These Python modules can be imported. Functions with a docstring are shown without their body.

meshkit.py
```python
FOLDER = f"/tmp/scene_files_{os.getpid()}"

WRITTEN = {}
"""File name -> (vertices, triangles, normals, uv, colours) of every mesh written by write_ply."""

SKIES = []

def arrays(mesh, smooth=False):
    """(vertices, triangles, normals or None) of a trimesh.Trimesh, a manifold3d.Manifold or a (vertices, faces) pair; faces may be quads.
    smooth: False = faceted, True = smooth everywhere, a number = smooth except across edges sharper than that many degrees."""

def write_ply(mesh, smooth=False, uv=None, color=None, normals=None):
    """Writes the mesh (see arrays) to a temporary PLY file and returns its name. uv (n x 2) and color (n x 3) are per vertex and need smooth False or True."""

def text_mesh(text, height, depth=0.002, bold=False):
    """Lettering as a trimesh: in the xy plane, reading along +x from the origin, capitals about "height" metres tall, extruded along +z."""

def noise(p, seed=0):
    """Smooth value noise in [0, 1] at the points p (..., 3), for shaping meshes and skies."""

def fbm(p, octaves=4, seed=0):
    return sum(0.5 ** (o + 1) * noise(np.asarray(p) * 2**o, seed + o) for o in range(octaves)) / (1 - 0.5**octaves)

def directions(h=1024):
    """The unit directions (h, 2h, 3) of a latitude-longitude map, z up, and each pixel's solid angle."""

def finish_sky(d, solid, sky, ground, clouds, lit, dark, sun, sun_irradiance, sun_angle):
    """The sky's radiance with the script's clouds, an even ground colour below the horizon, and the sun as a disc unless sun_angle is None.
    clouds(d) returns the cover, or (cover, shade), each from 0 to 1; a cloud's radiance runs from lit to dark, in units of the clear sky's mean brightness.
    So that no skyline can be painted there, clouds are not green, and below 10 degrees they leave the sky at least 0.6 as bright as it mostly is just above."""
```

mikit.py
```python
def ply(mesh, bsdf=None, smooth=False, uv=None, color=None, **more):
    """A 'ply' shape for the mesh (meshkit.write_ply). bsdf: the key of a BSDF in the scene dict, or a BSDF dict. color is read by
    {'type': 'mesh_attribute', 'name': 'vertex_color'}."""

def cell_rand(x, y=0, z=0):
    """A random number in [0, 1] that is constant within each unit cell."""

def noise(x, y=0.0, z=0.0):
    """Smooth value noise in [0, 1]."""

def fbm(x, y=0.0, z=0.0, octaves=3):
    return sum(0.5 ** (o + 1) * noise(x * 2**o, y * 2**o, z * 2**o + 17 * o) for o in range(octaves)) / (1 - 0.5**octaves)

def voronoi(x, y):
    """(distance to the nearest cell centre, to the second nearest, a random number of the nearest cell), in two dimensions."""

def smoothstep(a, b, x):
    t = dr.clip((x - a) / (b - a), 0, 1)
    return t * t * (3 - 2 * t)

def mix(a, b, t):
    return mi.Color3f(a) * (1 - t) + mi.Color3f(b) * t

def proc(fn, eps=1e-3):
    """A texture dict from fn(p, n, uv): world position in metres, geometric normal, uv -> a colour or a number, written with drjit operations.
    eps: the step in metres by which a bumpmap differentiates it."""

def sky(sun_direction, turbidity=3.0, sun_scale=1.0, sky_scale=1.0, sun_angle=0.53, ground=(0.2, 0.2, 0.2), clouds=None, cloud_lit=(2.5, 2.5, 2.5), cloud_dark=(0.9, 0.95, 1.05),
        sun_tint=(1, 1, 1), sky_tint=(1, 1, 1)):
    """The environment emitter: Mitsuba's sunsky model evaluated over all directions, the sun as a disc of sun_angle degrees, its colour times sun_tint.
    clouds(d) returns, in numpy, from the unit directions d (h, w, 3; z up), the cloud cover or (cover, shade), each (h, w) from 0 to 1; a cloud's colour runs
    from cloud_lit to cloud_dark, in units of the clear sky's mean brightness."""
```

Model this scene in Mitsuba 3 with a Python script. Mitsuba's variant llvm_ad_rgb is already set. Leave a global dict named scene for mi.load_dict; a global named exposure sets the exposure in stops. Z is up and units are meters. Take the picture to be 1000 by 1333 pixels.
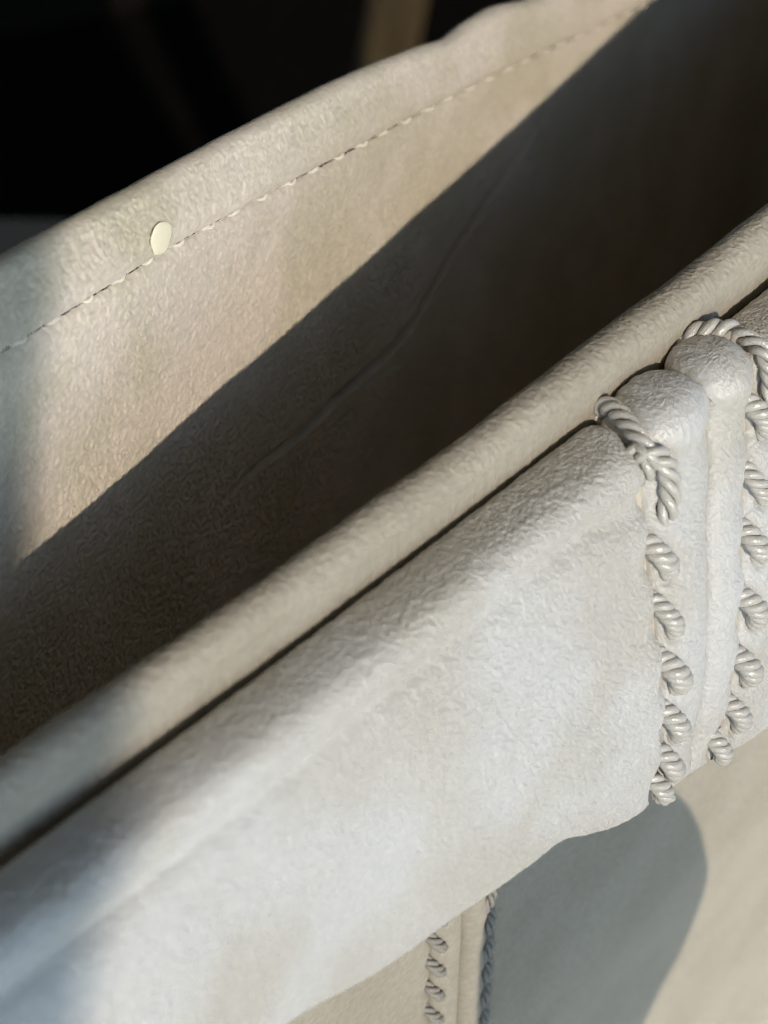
import math
import numpy as np
import drjit as dr
import mitsuba as mi
import meshkit
import mikit
from mikit import proc, noise, fbm, smoothstep, mix
from scipy.interpolate import PchipInterpolator

T = mi.ScalarTransform4f
scene, labels = {}, {}
rng = np.random.default_rng(7)

# ------------------------------------------------------------------ camera, light, exposure
CAM = np.array([-0.17, -0.17, 0.44042])
FWD = np.array([0.5, 0.5, -0.70711])
UP = np.array([0.4901, 0.5098, 0.7070])
SUN = np.array([-0.3375, -0.8268, 0.45])
SUN = SUN / np.linalg.norm(SUN)
scene['camera'] = {'type': 'thinlens', 'fov': 25.41, 'fov_axis': 'y', 'aperture_radius': 0.0024, 'focus_distance': 0.385,
                   'near_clip': 0.01, 'far_clip': 100.0,
                   'to_world': T().look_at(origin=CAM.tolist(), target=(CAM + FWD).tolist(), up=UP.tolist())}
scene['sky'] = mikit.sky(SUN.tolist(), turbidity=3, sun_scale=0.44, sky_scale=1.6, sun_tint=(0.84, 0.97, 1.26), sky_tint=(0.92, 1.0, 1.14))
exposure = 2.6


# ------------------------------------------------------------------ materials
def turned(p, f):
    """The point in axes that lie aslant to every surface here, times f (a lattice noise shows bands on a face that follows its axes)."""
    return (f * (0.62 * p.x + 0.53 * p.y + 0.58 * p.z), f * (-0.71 * p.x + 0.66 * p.y + 0.23 * p.z), f * (-0.33 * p.x - 0.55 * p.y + 0.77 * p.z))


def fine_relief(p, n, uv):
    return fbm(*turned(p, 2300), 2)


def outer_colour(p, n, uv):
    m = fbm(*turned(p, 48), 3)
    c = mix((0.400, 0.376, 0.336), (0.452, 0.442, 0.426), smoothstep(0.3, 0.7, m))
    return c * (0.94 + 0.12 * noise(*turned(p, 1700)))


def inner_colour(p, n, uv):
    m = fbm(*turned(p, 55), 3)
    c = mix((0.455, 0.405, 0.315), (0.535, 0.470, 0.40), smoothstep(0.3, 0.7, m))
    return c * (0.90 + 0.2 * noise(*turned(p, 1200)))


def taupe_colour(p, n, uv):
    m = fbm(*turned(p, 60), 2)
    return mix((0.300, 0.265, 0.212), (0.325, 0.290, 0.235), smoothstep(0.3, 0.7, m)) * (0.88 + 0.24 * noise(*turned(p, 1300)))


def cord_relief(p, n, uv):
    return 0.6 * noise(*turned(p, 3300)) + 0.5 * noise(*turned(p, 7000))


def wood_colour(p, n, uv):
    g = fbm(p.x * 90, p.y * 90, p.z * 4, 3)
    return mix((0.010, 0.006, 0.002), (0.055, 0.036, 0.014), smoothstep(0.3, 0.7, g))


def bumped(relief, height, colour, rough, eps=1e-4, spec=0.25, sheen=0.0):
    return {'type': 'twosided', 'bsdf': {'type': 'bumpmap', 'arbitrary': proc(relief, eps), 'scale': height,
            'bsdf': {'type': 'principled', 'base_color': colour, 'roughness': rough, 'specular': spec, 'sheen': sheen}}}


def rgb(r, g, b):
    return {'type': 'rgb', 'value': [r, g, b]}


scene['outer_leather'] = bumped(fine_relief, 0.00010, proc(outer_colour), 0.52, spec=0.45)
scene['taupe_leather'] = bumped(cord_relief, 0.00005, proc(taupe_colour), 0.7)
scene['inner_suede'] = bumped(fine_relief, 0.00012, proc(inner_colour), 0.9, spec=0.12)
scene['lump_leather'] = bumped(fine_relief, 0.00008, proc(outer_colour), 0.46, spec=0.6)
scene['cord_thread'] = bumped(cord_relief, 0.00014, rgb(0.40, 0.375, 0.335), 0.27, spec=0.9)
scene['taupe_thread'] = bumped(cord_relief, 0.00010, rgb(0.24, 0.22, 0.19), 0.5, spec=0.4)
scene['seam_thread'] = bumped(cord_relief, 0.00003, rgb(0.62, 0.57, 0.48), 0.45, spec=0.4)
scene['oval_cream'] = bumped(cord_relief, 0.00002, rgb(0.72, 0.65, 0.49), 0.5, spec=0.4)
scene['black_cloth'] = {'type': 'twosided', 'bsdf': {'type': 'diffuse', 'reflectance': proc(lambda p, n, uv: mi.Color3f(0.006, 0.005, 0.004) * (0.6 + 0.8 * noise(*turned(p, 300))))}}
scene['brown_wood'] = {'type': 'twosided', 'bsdf': {'type': 'principled', 'base_color': proc(wood_colour), 'roughness': 0.5}}
scene['grey_plastic'] = {'type': 'twosided', 'bsdf': {'type': 'principled', 'base_color': rgb(0.17, 0.125, 0.085), 'roughness': 0.8}}
scene['dark_plastic'] = {'type': 'twosided', 'bsdf': {'type': 'principled', 'base_color': rgb(0.02, 0.02, 0.022), 'roughness': 0.6}}


# ------------------------------------------------------------------ helpers
def numbered(key):
    if key not in scene:
        return key
    k = 1
    while f'{key}_{k:03d}' in scene:
        k += 1
    return f'{key}_{k:03d}'


def add(key, mesh, mat, smooth=True):
    key = numbered(key)
    scene[key] = mikit.ply(mesh, mat, smooth=smooth)
    return key


def grid(P):
    """Faces of a (n, m, 3) grid of points."""
    n, m = P.shape[:2]
    i, j = np.meshgrid(np.arange(n - 1), np.arange(m - 1), indexing='ij')
    a = (i * m + j).ravel()
    return P.reshape(-1, 3), np.stack([a, a + 1, a + m + 1, a + m], 1)


def joined(parts):
    V, F, at = [], [], 0
    for v, f in parts:
        f = np.asarray(f)
        if f.shape[1] == 4:
            f = np.vstack([f[:, [0, 1, 2]], f[:, [0, 2, 3]]])
        V.append(v); F.append(f + at); at += len(v)
    return np.vstack(V), np.vstack(F)


def pch(pts, shift=0.0):
    a = np.array(pts, float) / 1000.0
    a = a[np.argsort(a[:, 0])]
    f = PchipInterpolator(a[:, 0], a[:, 1])
    return lambda v: f(np.clip(v, a[0, 0], a[-1, 0])) + shift / 1000


_R = [(rng.normal(size=3), rng.uniform(0, 6.28)) for _ in range(24)]


def wob(x, y, scale, k0=0):
    """Smooth low undulation, about -1 to 1, in two lengths."""
    s = 0
    for k in range(k0, k0 + 6):
        d, ph = _R[k]
        s = s + np.sin((d[0] * x + d[1] * y) / scale * (1 + 0.35 * (k - k0)) + ph) / (1 + 0.4 * (k - k0))
    return s / 2.4


def threads(a, b, f, w, seed):
    """Raised curly lines of a grain, 0 to 1, on the surface coordinates a and b (metres)."""
    q = np.stack([a * f, b * f, 0 * a], -1)
    d1, d2 = meshkit.noise(q * 0.7, seed + 50) - 0.5, meshkit.noise(q * 0.7, seed + 51) - 0.5
    q = q + np.stack([1.3 * d1, 1.3 * d2, 0 * d1], -1)
    t = np.clip(np.abs(2 * meshkit.noise(q, seed) - 1) / w, 0, 1)
    return 1 - t * t * (3 - 2 * t)


def grain_outer(x, s):
    """Fine creased grain of the cuff, stronger in some places than in others."""
    k = 0.65 + 0.8 * meshkit.noise(np.stack([x * 70, s * 70, 0 * x], -1), 9) + 0.45 * np.clip((x + 0.03) / 0.05, 0, 1)
    g = np.maximum(threads(x, s * 0.8, 1400, 0.36, 1), 0.8 * threads(x, s, 1850, 0.45, 2))
    return k * (0.00015 * g + 0.00012 * (meshkit.noise(np.stack([x * 520, s * 520, 0 * x], -1), 3) - 0.5))


def grain_inner(u, v):
    k = 0.7 + 0.6 * meshkit.noise(np.stack([u * 60, v * 60, 0 * u], -1), 19)
    return k * 0.00031 * np.maximum(threads(u, v, 950, 0.36, 11), threads(u, v, 1250, 0.42, 12))


def frames(path):
    t = np.gradient(path, axis=0)
    t /= np.linalg.norm(t, axis=1, keepdims=True)
    a = np.cross(t, [0.31, 0.2, 0.93]); a /= np.linalg.norm(a, axis=1, keepdims=True)
    for i in range(1, len(path)):                     # carry the frame along
        a[i] = a[i - 1] - t[i] * (a[i - 1] @ t[i]); a[i] /= np.linalg.norm(a[i])
    return t, a, np.cross(t, a)


def tube(path, r, sides=12):
    path = np.asarray(path, float)
    t, a, b = frames(path)
    r = np.broadcast_to(r, (len(path),))
    ang = np.linspace(0, 2 * np.pi, sides, endpoint=False)
    P = path[:, None] + r[:, None, None] * (np.cos(ang)[None, :, None] * a[:, None] + np.sin(ang)[None, :, None] * b[:, None])
    n = len(path)
    i, j = np.meshgrid(np.arange(n - 1), np.arange(sides), indexing='ij')
    f = np.stack([i * sides + j, i * sides + (j + 1) % sides, (i + 1) * sides + (j + 1) % sides, (i + 1) * sides + j], -1).reshape(-1, 4)
    V = np.vstack([P.reshape(-1, 3), path[:1], path[-1:]])
    c0, c1 = n * sides, n * sides + 1
    k = np.arange(sides)
    caps = np.vstack([np.stack([k * 0 + c0, (k + 1) % sides, k], 1), np.stack([k * 0 + c1, (n - 1) * sides + k, (n - 1) * sides + (k + 1) % sides], 1)])
    return V, np.vstack([f[:, [0, 1, 2]], f[:, [0, 2, 3]], caps])


def resample(pts, n):
    pts = np.asarray(pts, float)
    L = np.r_[0, np.cumsum(np.linalg.norm(np.diff(pts, axis=0), axis=1))]
    return PchipInterpolator(L, pts, axis=0)(np.linspace(0, L[-1], n))


def cord(pts, radius, plies=3, pitch=0.0055, phase=0.0, n=40):
    """A twisted cord along a path: its plies are wound round one another."""
    path = resample(pts, n)
    L = np.r_[0, np.cumsum(np.linalg.norm(np.diff(path, axis=0), axis=1))]
    t, a, b = frames(path)
    parts = []
    for k in range(plies):
        w = -2 * np.pi * L / pitch + phase + 2 * np.pi * k / plies
        off = radius * 0.60
        q = path + off * (np.cos(w)[:, None] * a + np.sin(w)[:, None] * b)
        parts.append(tube(q, radius * 0.46, 10))
    return joined(parts)


# ------------------------------------------------------------------ the place around the bag (what shows, shades or bounces light)
def box(cx, ax, ay, az):
    c, ax, ay, az = (np.asarray(q, float) for q in (cx, ax, ay, az))
    V = np.array([c + i * ax + j * ay + k * az for i in (-1, 1) for j in (-1, 1) for k in (-1, 1)])
    F = np.array([[0, 1, 3, 2], [4, 6, 7, 5], [0, 4, 5, 1], [2, 3, 7, 6], [0, 2, 6, 4], [1, 5, 7, 3]])
    return V, F


GZ = -0.15
FZ = -0.42
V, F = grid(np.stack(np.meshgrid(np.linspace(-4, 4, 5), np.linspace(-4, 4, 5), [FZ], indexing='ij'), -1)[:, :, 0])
add('floor', (V, F), 'black_cloth', False)
HF = np.array([SUN[0], SUN[1], 0]); HF /= np.linalg.norm(HF)          # level direction towards the open side
HS = np.array([-HF[1], HF[0], 0])
scene['bounce_tan'] = {'type': 'twosided', 'bsdf': {'type': 'principled', 'base_color': proc(lambda p, n, uv: mi.Color3f(0.40, 0.345, 0.22) * (0.85 + 0.3 * fbm(*turned(p, 30), 2))), 'roughness': 0.7}}  # added, unseen sunlit surface; tan so that it bounces warm light upwards
add('bounce_seat', box(HF * 0.24 + [0.03, 0, GZ - 0.06], HF * 0.50, HS * 0.9, [0, 0, 0.06]), 'bounce_tan', False)
scene['bounce_lining'] = {'type': 'twosided', 'bsdf': {'type': 'diffuse', 'reflectance': proc(lambda p, n, uv: mi.Color3f(0.55, 0.48, 0.32) * (0.9 + 0.2 * noise(*turned(p, 200))))}}  # unseen lining, made this pale to bounce warm light into the bag
add('ceiling', box(HF * -0.27 + [0, 0, 0.62], HF * 0.81, HS * 1.2, [0, 0, 0.015]), 'bounce_lining', False)
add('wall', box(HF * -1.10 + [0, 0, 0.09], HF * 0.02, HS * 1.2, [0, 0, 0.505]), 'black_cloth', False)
pw = np.array([[-1, -0.7], [-0.7, -1], [0.7, -1], [1, -0.7], [1, 0.7], [0.7, 1], [-0.7, 1], [-1, 0.7], [-1, -0.7]]) * 0.012
hz = np.linspace(FZ + 0.001, 0.25, 12)
lean = (hz - FZ) * 0.16
P = np.stack([np.stack([0.508 + l_ * 0.714 + 1.25 * (pw[:, 0] * 0.714 + pw[:, 1] * 0.7), 0.557 - l_ * 0.7 + 1.25 * (pw[:, 1] * 0.714 - pw[:, 0] * 0.7), 0 * pw[:, 0] + h_], -1) for h_, l_ in zip(hz, lean)])
add('wooden_post', grid(P), 'brown_wood', 30)
add('grey_panel', box([0.1885, 0.4312, (FZ - 0.10) / 2], [0.035, -0.035, 0], [0.014, 0.014, 0], [0, 0, (-0.10 - FZ) / 2 - 0.001]), 'grey_plastic', False)

# ------------------------------------------------------------------ the bag: front rim, front wall
BAG = 'handbag'
pf, pc = [0.263, 0.025, -0.00264], [0.105, 0.0378, -0.0113]
yf = lambda x: 0.0008 + np.polyval(pf, np.clip(x, -0.16, 0.2))
yc = lambda x: np.polyval(pc, np.clip(x, -0.16, 0.14)) 
XL, XR = -0.15, 0.25
RIM_R, RIM_Z = 0.0034, 0.2008

xs = np.r_[np.linspace(XL, -0.085, 40)[:-1], np.linspace(-0.085, 0.11, 880)[:-1], np.linspace(0.11, XR, 50)]
# rim: a rolled edge whose two sides run down as the wall's inner and outer faces
ang = np.linspace(-0.35, np.pi + 0.35, 62)
prof = np.stack([np.cos(ang), np.sin(ang)], 1) * RIM_R
prof = np.vstack([[0.0030, -0.009], prof, [-0.0030, -0.009]])
X, K = np.meshgrid(xs, np.arange(len(prof)), indexing='ij')
gr = 1 + (0.00017 * np.maximum(threads(X * 1.3, K * 0.00012, 1100, 0.4, 31), threads(X, K * 0.0002, 1300, 0.4, 32)) + 0.00022 * wob(X, K * 0.0002, 0.004, 6)) / RIM_R
P = np.stack([X, yf(X) + prof[K, 0] * gr + 0.0003 * wob(X, 0, 0.012, 6), RIM_Z + prof[K, 1] * gr + 0.0003 * wob(X, 0, 0.014, 12)], -1)
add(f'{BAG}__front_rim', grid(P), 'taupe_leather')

yb = pch([(-150, 6), (-140, 2), (-90, -3), (-50, -6), (0, -9.5), (45, -12), (90, -12), (150, -8), (175, -5.6), (192, -4.2)])


def body(x, z, h):
    """Front wall: y over height, h out of it."""
    return np.stack([x, yb(z) + (yf(x) + 0.0026) * np.clip((z + 0.15) / 0.345, 0, 1) - h - 0.0012 * wob(x, z, 0.03), z], -1)


def pillow(d, width, depth):
    """How far a padded edge has rolled away at distance d from its seam."""
    q = np.clip(1 - d / width, 0, 1)
    return -depth * (1 - np.sqrt(np.clip(1 - q * q, 0, 1)))


BX = [0.0032, 0.0100, 0.0168]                   # left stitch line, middle groove, right stitch line of the front seam
BP = 0.0079


def body_panel(name, x0, x1, lo_edge, hi_edge, width, depth, raised, n):
    z = np.linspace(-0.149, 0.191, 340)
    u = np.linspace(0, 1, n)
    u = 0.5 - 0.5 * np.cos(np.pi * u)
    U, Z = np.meshgrid(u, z, indexing='ij')
    sc = 0.0005 * np.cos(2 * np.pi * Z / BP)
    A = x0 + (sc if lo_edge == 'stitch' else 0)
    B = x1 + (sc if hi_edge == 'stitch' else 0)
    Xg = A + (B - A) * U
    h = raised + 0 * Xg
    if lo_edge:
        h = h + pillow(Xg - A, width, depth)
    if hi_edge:
        h = h + pillow(B - Xg, width, depth)
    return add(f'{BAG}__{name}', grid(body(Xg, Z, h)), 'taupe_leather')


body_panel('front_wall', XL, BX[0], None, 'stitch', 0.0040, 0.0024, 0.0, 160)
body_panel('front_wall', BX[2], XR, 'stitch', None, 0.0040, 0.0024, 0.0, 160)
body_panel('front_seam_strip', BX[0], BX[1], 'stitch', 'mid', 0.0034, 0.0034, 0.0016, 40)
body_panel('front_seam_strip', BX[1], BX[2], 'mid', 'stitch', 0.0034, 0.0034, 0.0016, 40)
z = np.linspace(-0.149, 0.191, 60)
Xg, Z = np.meshgrid(np.linspace(XL, XR, 60), z, indexing='ij')
inside = body(Xg, Z, -0.0026); inside[..., 1] = np.minimum(inside[..., 1] + 0.001, yf(Xg) + 0.003)
add(f'{BAG}__front_lining', grid(inside), 'inner_suede')
for row, bx in ((0, BX[0]), (1, BX[2])):
    for k in range(1, 16):
        zc = 0.112 - k * BP + 0.001 * row
        if zc < 0.02:
            break
        sgn = 1 if row == 0 else -1
        loc = [(-0.0014, 0.0030, -0.0016), (-0.0008, 0.0018, 0.0002), (0.0002, 0, 0.0009), (0.0012, -0.0020, 0.0004), (0.0018, -0.0032, -0.0014)]
        pts = body(np.array([bx + sgn * p[0] for p in loc]), np.array([zc + p[1] for p in loc]), np.array([p[2] for p in loc]))
        add(f'{BAG}__front_stitch', cord(pts, 0.0011, phase=k * 0.9, n=24), 'taupe_thread')

# ------------------------------------------------------------------ the bag: turned-down cuff
TILT = 0.32
DN = np.array([-TILT, -1.0]) / math.hypot(TILT, 1)
Y0, Z0 = -0.00885, 0.19118                       # where the face begins, from the fold's middle line
_th0 = math.atan(TILT)
_th, _sv, _yz = [_th0, _th0], [0.0, -0.0027], [np.zeros(2), -DN * 0.0027]
for R_, t_end in ((0.0042, 90), (0.018, 113), (0.0034, 178)):        # a flattened fold: tight, almost flat on top, tight again
    for t_ in np.linspace(_th[-1], math.radians(t_end), 25)[1:]:
        d_ = R_ * np.array([math.cos(_th[-1]) - math.cos(t_), math.sin(t_) - math.sin(_th[-1])])
        _sv.append(_sv[-1] - R_ * (t_ - _th[-1])); _yz.append(_yz[-1] + d_); _th.append(t_)
_sv, _yz, _th = np.array(_sv)[::-1], np.array(_yz)[::-1], np.array(_th)[::-1]
SG = _sv[0]                                      # where the fold turns down into the gap
LOW = pch([(-150, 34), (-100, 34), (-75, 35), (-51.6, 37.2), (-35, 41.8), (-19, 44), (-10.8, 45.3), (-3.6, 46), (5.6, 47), (12.4, 50.8), (20, 54.6),
           (25.6, 56.2), (31.6, 57), (35.6, 57.2), (42, 58.2), (48, 60), (56.8, 62.2), (75, 64.5), (140, 66), (200, 66)], -0.7)
RE = 0.0011


def cuff(x, s, h):
    """x along the rim; s down from the fold (s < 0: over the fold into the gap); h out of the surface."""
    x, s, h = np.broadcast_arrays(np.asarray(x, float), np.asarray(s, float), np.asarray(h, float))
    sl = LOW(x)
    tau = np.clip(s - sl, 0, None)
    a = np.clip(tau / RE, 0, np.pi)
    back = np.clip(tau - np.pi * RE, 0, None)
    face = np.clip(s, 0, sl) + RE * np.sin(a) - back
    hh = h * np.cos(a) - RE + RE * np.cos(a)
    bulge = 0.0030 * np.sin(np.pi * np.clip(face / np.maximum(sl, 1e-4), 0, 1)) ** 1.0 + 0.0006 * wob(x, face, 0.013, 12) * np.clip(face / 0.01, 0, 1)
    sf = np.clip(s, SG, 0)
    th = np.interp(sf, _sv, _th)
    gap = np.clip(SG - s, 0, None)               # straight down inside the gap
    r = hh + np.where(s > 0, bulge, 0)
    y = yc(x) + Y0 + np.interp(sf, _sv, _yz[:, 0]) - np.cos(th) * r + np.where(s > 0, face, 0) * DN[0]
    zz = Z0 + np.interp(sf, _sv, _yz[:, 1]) + np.sin(th) * r + np.where(s > 0, face, 0) * DN[1] - gap
    return np.stack([x, y, zz], -1)


E1 = pch([(-30, 43.0), (-14, 43.0), (-6.4, 40.6), (-0.8, 41.0), (4, 39.8), (10.4, 37.6), (20.8, 35.9), (31.2, 34.9), (41.2, 33.9), (49.2, 32.6), (53.6, 30.2), (60, 28.5)], -0.4)
EM = pch([(-30, 61.5), (-15, 61.5), (-5.2, 58.8), (3.6, 56.2), (15.6, 50.4), (28.8, 47), (42.4, 43.6), (54.4, 39.7), (62, 37)])
E2 = pch([(-30, 73), (-10, 70.6), (-3, 69.4), (4.4, 67), (14, 62.4), (22.8, 58.8), (34, 55.2), (44.4, 52), (53.2, 49), (57.2, 44.6), (63, 42)])
S1 = np.array([1.6, 12.0, 22.8, 33.2, 43.4, 51.0, 55.8]) / 1000
S2 = np.array([4.0, 14.0, 23.0, 34.0, 44.4, 53.2, 57.6]) / 1000


def scallop(s, st):
    """Pulled in where each stitch crosses, bulging between."""
    return np.exp(-((np.minimum(s, st[-1] + 0.001)[..., None] - st) / 0.0030) ** 2).sum(-1)


def pits(x, s, st, edge):
    """The hole that each stitch goes down into, and the leather drawn towards it."""
    h = 0
    for k in st:
        dx, ds = x - (float(edge(k)) + 0.0028), s - (k + 0.0030)
        h = h + 0.0014 * np.exp(-(dx ** 2 + ds ** 2) / 0.0012 ** 2) + 0.0004 * np.exp(-(dx / 0.004) ** 2 - (ds / 0.0016) ** 2)
    return h


def fold_crease(x, s):
    c = 0.0009 + 0.0005 * np.exp(-((x - 0.024) / 0.014) ** 2) + 0.0007 * np.exp(-((x + 0.085) / 0.03) ** 2)
    s0 = -0.0012 + 0.0009 * wob(x, 0, 0.006) + 0.0030 * np.exp(-((x - 0.036) / 0.008) ** 2)
    return -c * np.exp(-((s - s0) / (0.0014 + 0.0006 * (1 + wob(x, 0, 0.01, 6)))) ** 2)


def cuff_piece(name, left, right, nx, lo=None, hi=None, width=0.0045, depth=0.0026, raised=0.0, ns=220, dense=None):
    """One leather piece of the cuff. lo, hi: (edge kind, stitch positions) of its left and right edge."""
    q = np.r_[np.linspace(0, 0.14, 8)[:-1], np.linspace(0.14, 0.34, 95)[:-1], np.linspace(0.34, 0.90, 325)[:-1], np.linspace(0.90, 1, 26)]
    if dense == 'hi':
        u = np.r_[np.linspace(0, 0.33, 14)[:-1], np.linspace(0.33, 0.96, 620)[:-1], np.linspace(0.96, 1, 60)]
    elif dense == 'lo':
        u = np.r_[np.linspace(0, 0.05, 60)[:-1], np.linspace(0.05, 0.34, 200)[:-1], np.linspace(0.34, 1, 20)]
    else:
        u = 0.5 - 0.5 * np.cos(np.pi * np.linspace(0, 1, nx))
    U, Q = np.meshgrid(u, q, indexing='ij')
    # rows: 0..0.34 from the gap over the fold, 0.34..0.90 the face, 0.90..1 round the lower edge and up inside
    x = None
    smap = lambda sl: np.where(Q < 0.34, -0.030 + Q / 0.34 * 0.030, np.where(Q < 0.90, (Q - 0.34) / 0.56 * sl, sl + (Q - 0.90) / 0.10 * 0.008))
    sl = np.full_like(Q, 0.06)
    for _ in range(6):
        s = smap(sl)
        A, B = left(np.minimum(s, sl)), right(np.minimum(s, sl))
        if lo and lo[1] is not None:
            A = A - 0.0002 + 0.0009 * scallop(s, lo[1])
        if hi and hi[1] is not None:
            B = B + 0.0002 - 0.0009 * scallop(s, hi[1])
        x = A + (B - A) * U
        sl = LOW(x)
    s = smap(sl)
    h = raised + fold_crease(x, s) * (1 if name == 'cuff_panel' else 0.4)
    fade = 0.30 + 0.70 * np.clip((sl - s) / 0.005, 0, 1)          # the pieces are sewn flat at the lower edge
    if lo:
        h = h + pillow(x - A, width, depth) * fade
    if hi:
        h = h + pillow(B - x, width, depth) * fade
    # small pleats that run out from each stitch
    for e, st, sg in ((lo, A, 1), (hi, B, -1)):
        if e and e[1] is not None:
            d = (x - st) * sg
            h = h - 0.0007 * scallop(s, e[1]) * np.exp(-np.clip(d, 0, None) / 0.0045)
    h = h + grain_outer(x, s)
    if lo and lo[1] is not None:
        h = h - pits(x, s, lo[1], left)
    key = add(f'{BAG}__{name}', grid(cuff(x, s, h)), 'outer_leather')
    return key


const = lambda v: (lambda s: np.full_like(s, v))
cuff_piece('cuff_panel', const(XL), E1, 420, hi=('stitch', S1), width=0.0036, depth=0.0030, raised=0.0006, dense='hi')
cuff_piece('seam_strip', E1, EM, 76, lo=('stitch', S1 + 0.001), hi=('mid', None), width=0.0060, depth=0.0030, raised=0.0004)
cuff_piece('seam_strip', EM, E2, 76, lo=('mid', None), hi=('stitch', S2), width=0.0060, depth=0.0030, raised=0.0006)
cuff_piece('cuff_panel', E2, const(XR), 260, lo=('stitch', S2 + 0.001), width=0.0055, raised=-0.0002, dense='lo')
# the lining behind the pieces
Xg, Q = np.meshgrid(np.linspace(XL, XR, 240), np.linspace(0, 1, 120), indexing='ij')
s = -0.030 + Q * (LOW(Xg) + 0.0300)
add(f'{BAG}__cuff_lining', grid(cuff(Xg, s, -0.0027)), 'inner_suede')


def on_cuff(pts):
    p = np.array(pts, float) / 1000.0
    return cuff(p[:, 0], p[:, 1], p[:, 2])


for st, edge in ((S1, E1), (S2, E2)):
    for k, sk in enumerate(st[1:] if st is S1 else st):
        e = float(edge(sk)) * 1000
        j = rng.normal(0, 0.18, 4)
        q = sk * 1000
        f = 0.95 if sk == st[-1] else 1.0
        loc = [(e - 0.4 + j[3], q - 5.0, -3.0), (e + 0.2, q - 3.7 + j[0], -0.9), (e + 1.0 + j[1], q - 1.8, 0.7), (e + 1.9 + j[1], q + 0.4, 0.9), (e + 2.7 + j[2], q + 2.3 * f, 0.0), (e + 3.0, q + 3.7 * f, -3.0)]
        add(f'{BAG}__cuff_stitch', cord(on_cuff(loc), (0.00178 + 0.0005 * j[0]) * f, phase=1.9 * k + 5 * j[3], pitch=0.0054 + 0.003 * j[2], n=50), 'cord_thread')

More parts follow.
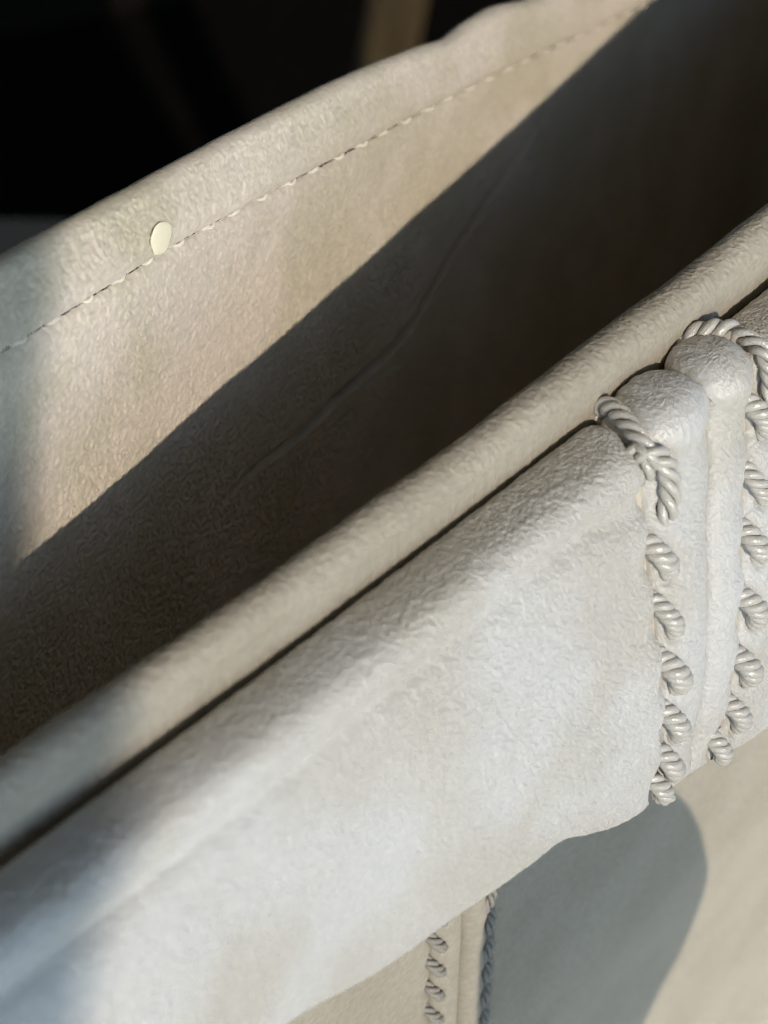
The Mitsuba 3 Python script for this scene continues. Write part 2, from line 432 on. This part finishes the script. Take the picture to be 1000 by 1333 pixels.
# cords that wrap over the fold at the head of the seam
for path, r, plies, pitch, ph in (
        ([(46.0, -21, -1.0), (45.6, -17.5, 1.6), (44.4, -13.6, 1.6), (42.8, -9.6, 1.2), (41.4, -6.0, 1.0), (41.0, -3.4, 0.4), (40.8, -1, -2)], 0.0016, 3, 0.008, 0.4),
        ([(40.4, -7.0, -1.5), (41.6, -5.0, 1.0), (43.2, -3.4, 1.5), (44.0, -0.6, 1.3), (43.6, 2.6, 1.0), (42.8, 5.4, 0.3), (42.0, 8, -2)], 0.0018, 3, 0.009, 2.0),
        ([(65.5, -19.5, -1.5), (67.0, -16.6, 1.4), (70.0, -14.8, 1.8), (72.4, -13.0, 1.2), (74.0, -11.5, -1.5)], 0.0020, 3, 0.008, 1.0),
        ([(72.4, -13.0, -1.2), (73.0, -10, 1.0), (72.6, -6.6, 1.2), (72.2, -3, 0.8), (71.4, 1, 0.6), (70.0, 4, -1.5)], 0.0016, 3, 0.008, 0.2)):
    add(f'{BAG}__fold_cord', cord(on_cuff(path), r, plies=plies, pitch=pitch, phase=ph), 'cord_thread')


def lump(x0, x1, s0, s1, height, skew, seed):
    """A gathered lump of leather over the fold: a dome with a blunt V at its lower end."""
    rr, th = np.linspace(0, 1, 60), np.linspace(0, 2 * np.pi, 241)
    Rg, Th = np.meshgrid(rr, th, indexing='ij')
    cx, cs, ax, as_ = (x0 + x1) / 2, (s0 + s1) / 2, (x1 - x0) / 2, (s1 - s0) / 2
    c, sn = np.cos(Th), np.sin(Th)
    narrow = 1 - 0.42 * np.clip(sn, 0, 1) ** 1.6
    bx = np.sign(c) * np.abs(c) ** 0.85 * narrow
    by = np.sign(sn) * np.abs(sn) ** 0.9
    x = cx + ax * Rg * bx + skew * Rg * by
    s = cs + as_ * Rg * by
    h = height * np.clip(1 - Rg ** 2.4, 0, 1) ** (0.72 + 0.5 * np.clip(sn, 0, 1)) - 0.5
    h = h * (1 + 0.10 * wob(x / 1000, s / 1000, 0.0025, seed)) - 0.09 * Rg * np.clip(np.cos(9 * (Th + 0.25 * np.sin(3 * Th + seed))), -0.4, 1) - 0.25 * np.exp(-((x - cx + 1.6 - 0.25 * (s - cs)) / 0.7) ** 2) * np.clip((cs - s) / as_ + 0.3, 0, 1)
    h = h + 1000 * 0.7 * grain_outer(x / 1000 + 0.3, s / 1000) - 0.22 * np.clip(np.sin((x - cx) * 2.1 + 0.3 * s + seed), 0.2, 1) * np.clip(-sn * Rg + 0.2, 0, 1)
    return grid(cuff(x / 1000, s / 1000, h / 1000)), np.stack([(Rg * bx).ravel(), (Rg * by).ravel()], 1)


for q in ((42.6, 60.0, -21.0, 1.5, 3.5, -0.9, 0), (58.4, 71.4, -21.0, 1.5, 3.7, -0.8, 6)):
    g_, uv_ = lump(*q)
    scene[numbered(f'{BAG}__fold_lump')] = mikit.ply(g_, 'lump_leather', smooth=True, uv=uv_)

# ------------------------------------------------------------------ the bag: back wall, its stitched binding
BO = np.array([0.0, 0.0581, 0.1717])
BD, BV, BN = np.array([0.9515, 0.2739, -0.1399]), np.array([0.0934, 0.1759, 0.98]), np.array([0.2931, -0.9455, 0.1418])
SEAM = pch([(-150, 47), (-60, 40), (-32, 37.3), (-8, 35.2), (9, 33.8), (37, 30.4), (60.7, 27.2), (86.5, 23.7), (111.6, 20.2), (132, 17.1), (161.5, 12.2), (194, 6.7), (300, -11)])
TOP = pch([(-150, 62), (-60, 54), (-29, 50.8), (-17.7, 49.8), (-3.7, 48.3), (15.8, 46.3), (34.4, 44.4), (68, 40.2), (91, 36.6), (106, 33.8), (117, 31.6), (124, 31.6), (133, 31.0), (154, 26), (200, 19), (300, 2)])
UL, UR = -0.125, 0.34


def back(u, v, h):
    u, v, h = np.broadcast_arrays(u, v, h)
    return BO + u[..., None] * BD + v[..., None] * BV + h[..., None] * BN


us = np.r_[np.linspace(UL, -0.055, 20)[:-1], np.linspace(-0.055, 0.245, 1320)[:-1], np.linspace(0.245, UR, 30)]
U, Q = np.meshgrid(us, np.r_[np.linspace(0, 0.72, 30)[:-1], np.linspace(0.72, 0.84, 150)[:-1], np.linspace(0.84, 1, 205)], indexing='ij')
vb = -0.29
Vv = vb + Q * (SEAM(U) - 0.0005 - vb)
h = pillow(SEAM(U) - Vv, 0.0030, 0.0022) + 0.0005 * wob(U, Vv, 0.02, 12)
CR = lambda u: np.interp(u, np.array([-20, 37, 60, 82, 95, 116, 134, 160]) / 1000, np.array([-24, -22.8, -23.7, -23.9, -22.6, -14.8, -8.7, -2]) / 1000) + 0.0006 * wob(u, 0, 0.004)
cr = CR(U)
h = h - 0.0055 * np.exp(-((Vv - cr) / 0.0008) ** 2) * np.clip(1 - np.abs(U - 0.09) / 0.07, 0, 1)
inner = back(U, Vv, h + grain_inner(U, Vv))
outer = back(U[::30, ::12], Vv[::30, ::12], -0.004 + 0 * h[::30, ::12])
add(f'{BAG}__back_wall', joined([grid(inner), grid(outer[::-1])]), 'inner_suede')
# binding: from the seam up the inside, over the top edge and down the outside
K = np.r_[np.linspace(0, 0.62, 88)[:-1], np.linspace(0.62, 1, 26)]
U, Q = np.meshgrid(us, K, indexing='ij')
wd = TOP(U) - SEAM(U)
rt = 0.0026
up = wd - rt
s = Q * (up + np.pi * rt + 0.012)
a = np.clip((s - up) / rt, 0, np.pi)
dn = np.clip(s - up - np.pi * rt, 0, None)
vv = np.minimum(s, up) + rt * np.sin(a) - dn
base = 0.0009 + 0.0017 * np.sin(np.pi * np.clip(s / up, 0, 1) ** 0.8) + pillow(s, 0.0030, 0.0030)
hh = np.where(s < up, base, 0.0009 - rt + rt * np.cos(a))
hh = hh + 0.00035 * wob(U, vv, 0.009) * np.clip(s / 0.003, 0, 1) + grain_inner(U + 0.5, s) * np.cos(a)
add(f'{BAG}__back_binding', grid(back(U, SEAM(U) + vv, hh)), 'inner_suede')
for px, k in zip(np.arange(-0.036, 0.27, 0.0088), range(99)):
    du = rng.normal(0, 0.0004)
    L = 0.0010 + 0.0004 * rng.random()
    uu = px + du + np.array([-1.1, -0.8, 0, 0.8, 1.1]) * L
    pts = back(uu, SEAM(uu) + np.array([-0.1, -0.05, 0, 0.05, 0.1]) / 1000 + 0.0001, np.array([-2.2, -0.5, 0.0, -0.5, -2.2]) / 1000)
    add(f'{BAG}__binding_stitch', cord(pts, 0.00075, plies=2, pitch=0.0034, phase=k, n=20), 'seam_thread')
# small raised cream oval on the binding
rr, th = np.meshgrid(np.linspace(0, 1, 12), np.linspace(0, 2 * np.pi, 33), indexing='ij')
su, sv = 0.0074 + 0.0030 * rr * (1 + 0.05 * np.sin(3 * th + 1) + 0.03 * np.sin(5 * th)) * np.cos(th), 0.0388 + 0.0028 * rr * (1 + 0.04 * np.sin(4 * th)) * np.sin(th)
add(f'{BAG}__cream_oval', grid(back(su, sv, 0.0031 + 0.0004 * np.sqrt(np.clip(1 - rr ** 2, 0, 1)))), 'oval_cream')
# side gussets and base
A0, B0 = lambda x, z: body(np.array([x]), np.array([z]), np.array([0.0]))[0], lambda u, v: back(np.array([u]), np.array([v]), np.array([0.0]))[0]
for xe, ue in ((XL, UL), (XR, UR)):
    t, q = np.meshgrid(np.linspace(0, 1, 30), np.linspace(0, 1, 40), indexing='ij')
    fa = np.stack([A0(xe, zz) for zz in np.linspace(GZ + 0.004, 0.19, 40)])
    v_hi = float(SEAM(ue)) + 0.008
    bb = np.stack([B0(ue, vv_) for vv_ in np.linspace(-0.29, v_hi, 40)])
    P = fa[None] * (1 - t[..., None]) + bb[None] * t[..., None]
    P[..., 0] += np.sign(xe) * 0.012 * np.sin(np.pi * t)
    add(f'{BAG}__gusset', grid(P), 'outer_leather')
t, q = np.meshgrid(np.linspace(0, 1, 20), np.linspace(0, 1, 30), indexing='ij')
lo_f, lo_b = np.stack([A0(x_, GZ + 0.003) for x_ in np.linspace(XL, XR, 30)]), np.stack([B0(u_, -0.285) for u_ in np.linspace(UL, UR, 30)])
P = lo_f[None] * (1 - t[..., None]) + lo_b[None] * t[..., None]
P[..., 2] = np.maximum(P[..., 2], GZ + 0.003)
add(f'{BAG}__base', grid(P), 'inner_suede')

# ------------------------------------------------------------------ what shades the bag, and what shows behind it
SH, SV = np.array([-0.92585, 0.37790, 0.0]), np.array([0.17004, 0.41660, 0.89304])      # across the sunlight, sideways and up
pe = resample(np.array([(-40, 420), (0, 330), (36.3, 214.6), (44.3, 188.6), (47.5, 170), (52, 159.3), (59.6, 151), (67.5, 136.5), (92, 90), (150, 0)]) / 1000, 60)
pd = 1.15
ring = np.stack([pe, pe + [0.11, 0]], 1)                # near edge and far edge
P = np.stack([ring[:, 0, :1] * SH + ring[:, 0, 1:] * SV, ring[:, 1, :1] * SH + ring[:, 1, 1:] * SV], 1)
P = np.stack([P[:, 0] + pd * SUN, P[:, 1] + pd * SUN, P[:, 1] + (pd + 0.03) * SUN, P[:, 0] + (pd + 0.03) * SUN, P[:, 0] + pd * SUN], 1)
add('window_pillar', grid(P), 'dark_plastic', 40)

# unseen block added to cast the shadow low on the front wall: outline across the light (mm), thickness along it
go = np.array([(-18.5, 40), (-17.5, 72), (-24, 89), (-46, 93), (-62, 86), (-76.5, 70.6), (-85.5, 52), (-90.5, 32), (-89, 15), (-83, -1), (-78, -14), (-70, -26), (-44, -28), (-21, -10)]) / 1000
go = resample(np.vstack([go, go[:1]]), 90)[:-1]
gc = go.mean(0)
rows = []
for f, dd in ((0.0, -0.016), (0.70, -0.016), (0.90, -0.013), (0.98, -0.007), (1.0, 0.0), (0.98, 0.007), (0.90, 0.013), (0.70, 0.016), (0.0, 0.016)):
    q = gc + (go - gc) * f
    q = np.vstack([q, q[:1]])
    rows.append(q[:, :1] * SH + q[:, 1:] * SV + (0.19 + dd) * SUN)
add('shadow_caster__shade_block', grid(np.stack(rows)), 'dark_plastic')
foot = (rows[4][:, 2].argmin(), )
kc = rows[4][foot[0]]
add('shadow_caster__support', tube([kc + [0, 0, 0.01], [kc[0], kc[1], (kc[2] + GZ) / 2], [kc[0], kc[1], GZ + 0.001]], 0.008), 'dark_plastic')

labels.update({
    'ceiling': {'label': 'unseen ceiling over the bag, made pale tan to bounce warm light', 'category': 'ceiling', 'kind': 'structure'},
    'wall': {'label': 'black wall behind the bag', 'category': 'wall', 'kind': 'structure'},
    'floor': {'label': 'black floor behind and below the bag', 'category': 'floor', 'kind': 'structure'},
    'bounce_seat': {'label': 'unseen tan surface under the bag, added to bounce warm light into it', 'category': 'bounce_seat', 'kind': 'structure'},
    BAG: {'label': 'open pale grey leather bag with turned-down cuff and thick cord stitching', 'category': 'bag'},
    'handbag__cream_oval': {'label': 'small raised cream oval on the back binding'},
    'window_pillar': {'label': 'dark window pillar that shades the left end of the bag', 'category': 'pillar'},
    'wooden_post': {'label': 'blurred brown wooden post in the dark behind the bag', 'category': 'post'},
    'grey_panel': {'label': 'blurred dull grey panel low in the dark behind the left end of the bag', 'category': 'panel'},
    'shadow_caster': {'label': 'unseen dark block added to cast the shadow low on the front wall', 'category': 'shadow_caster'},
})
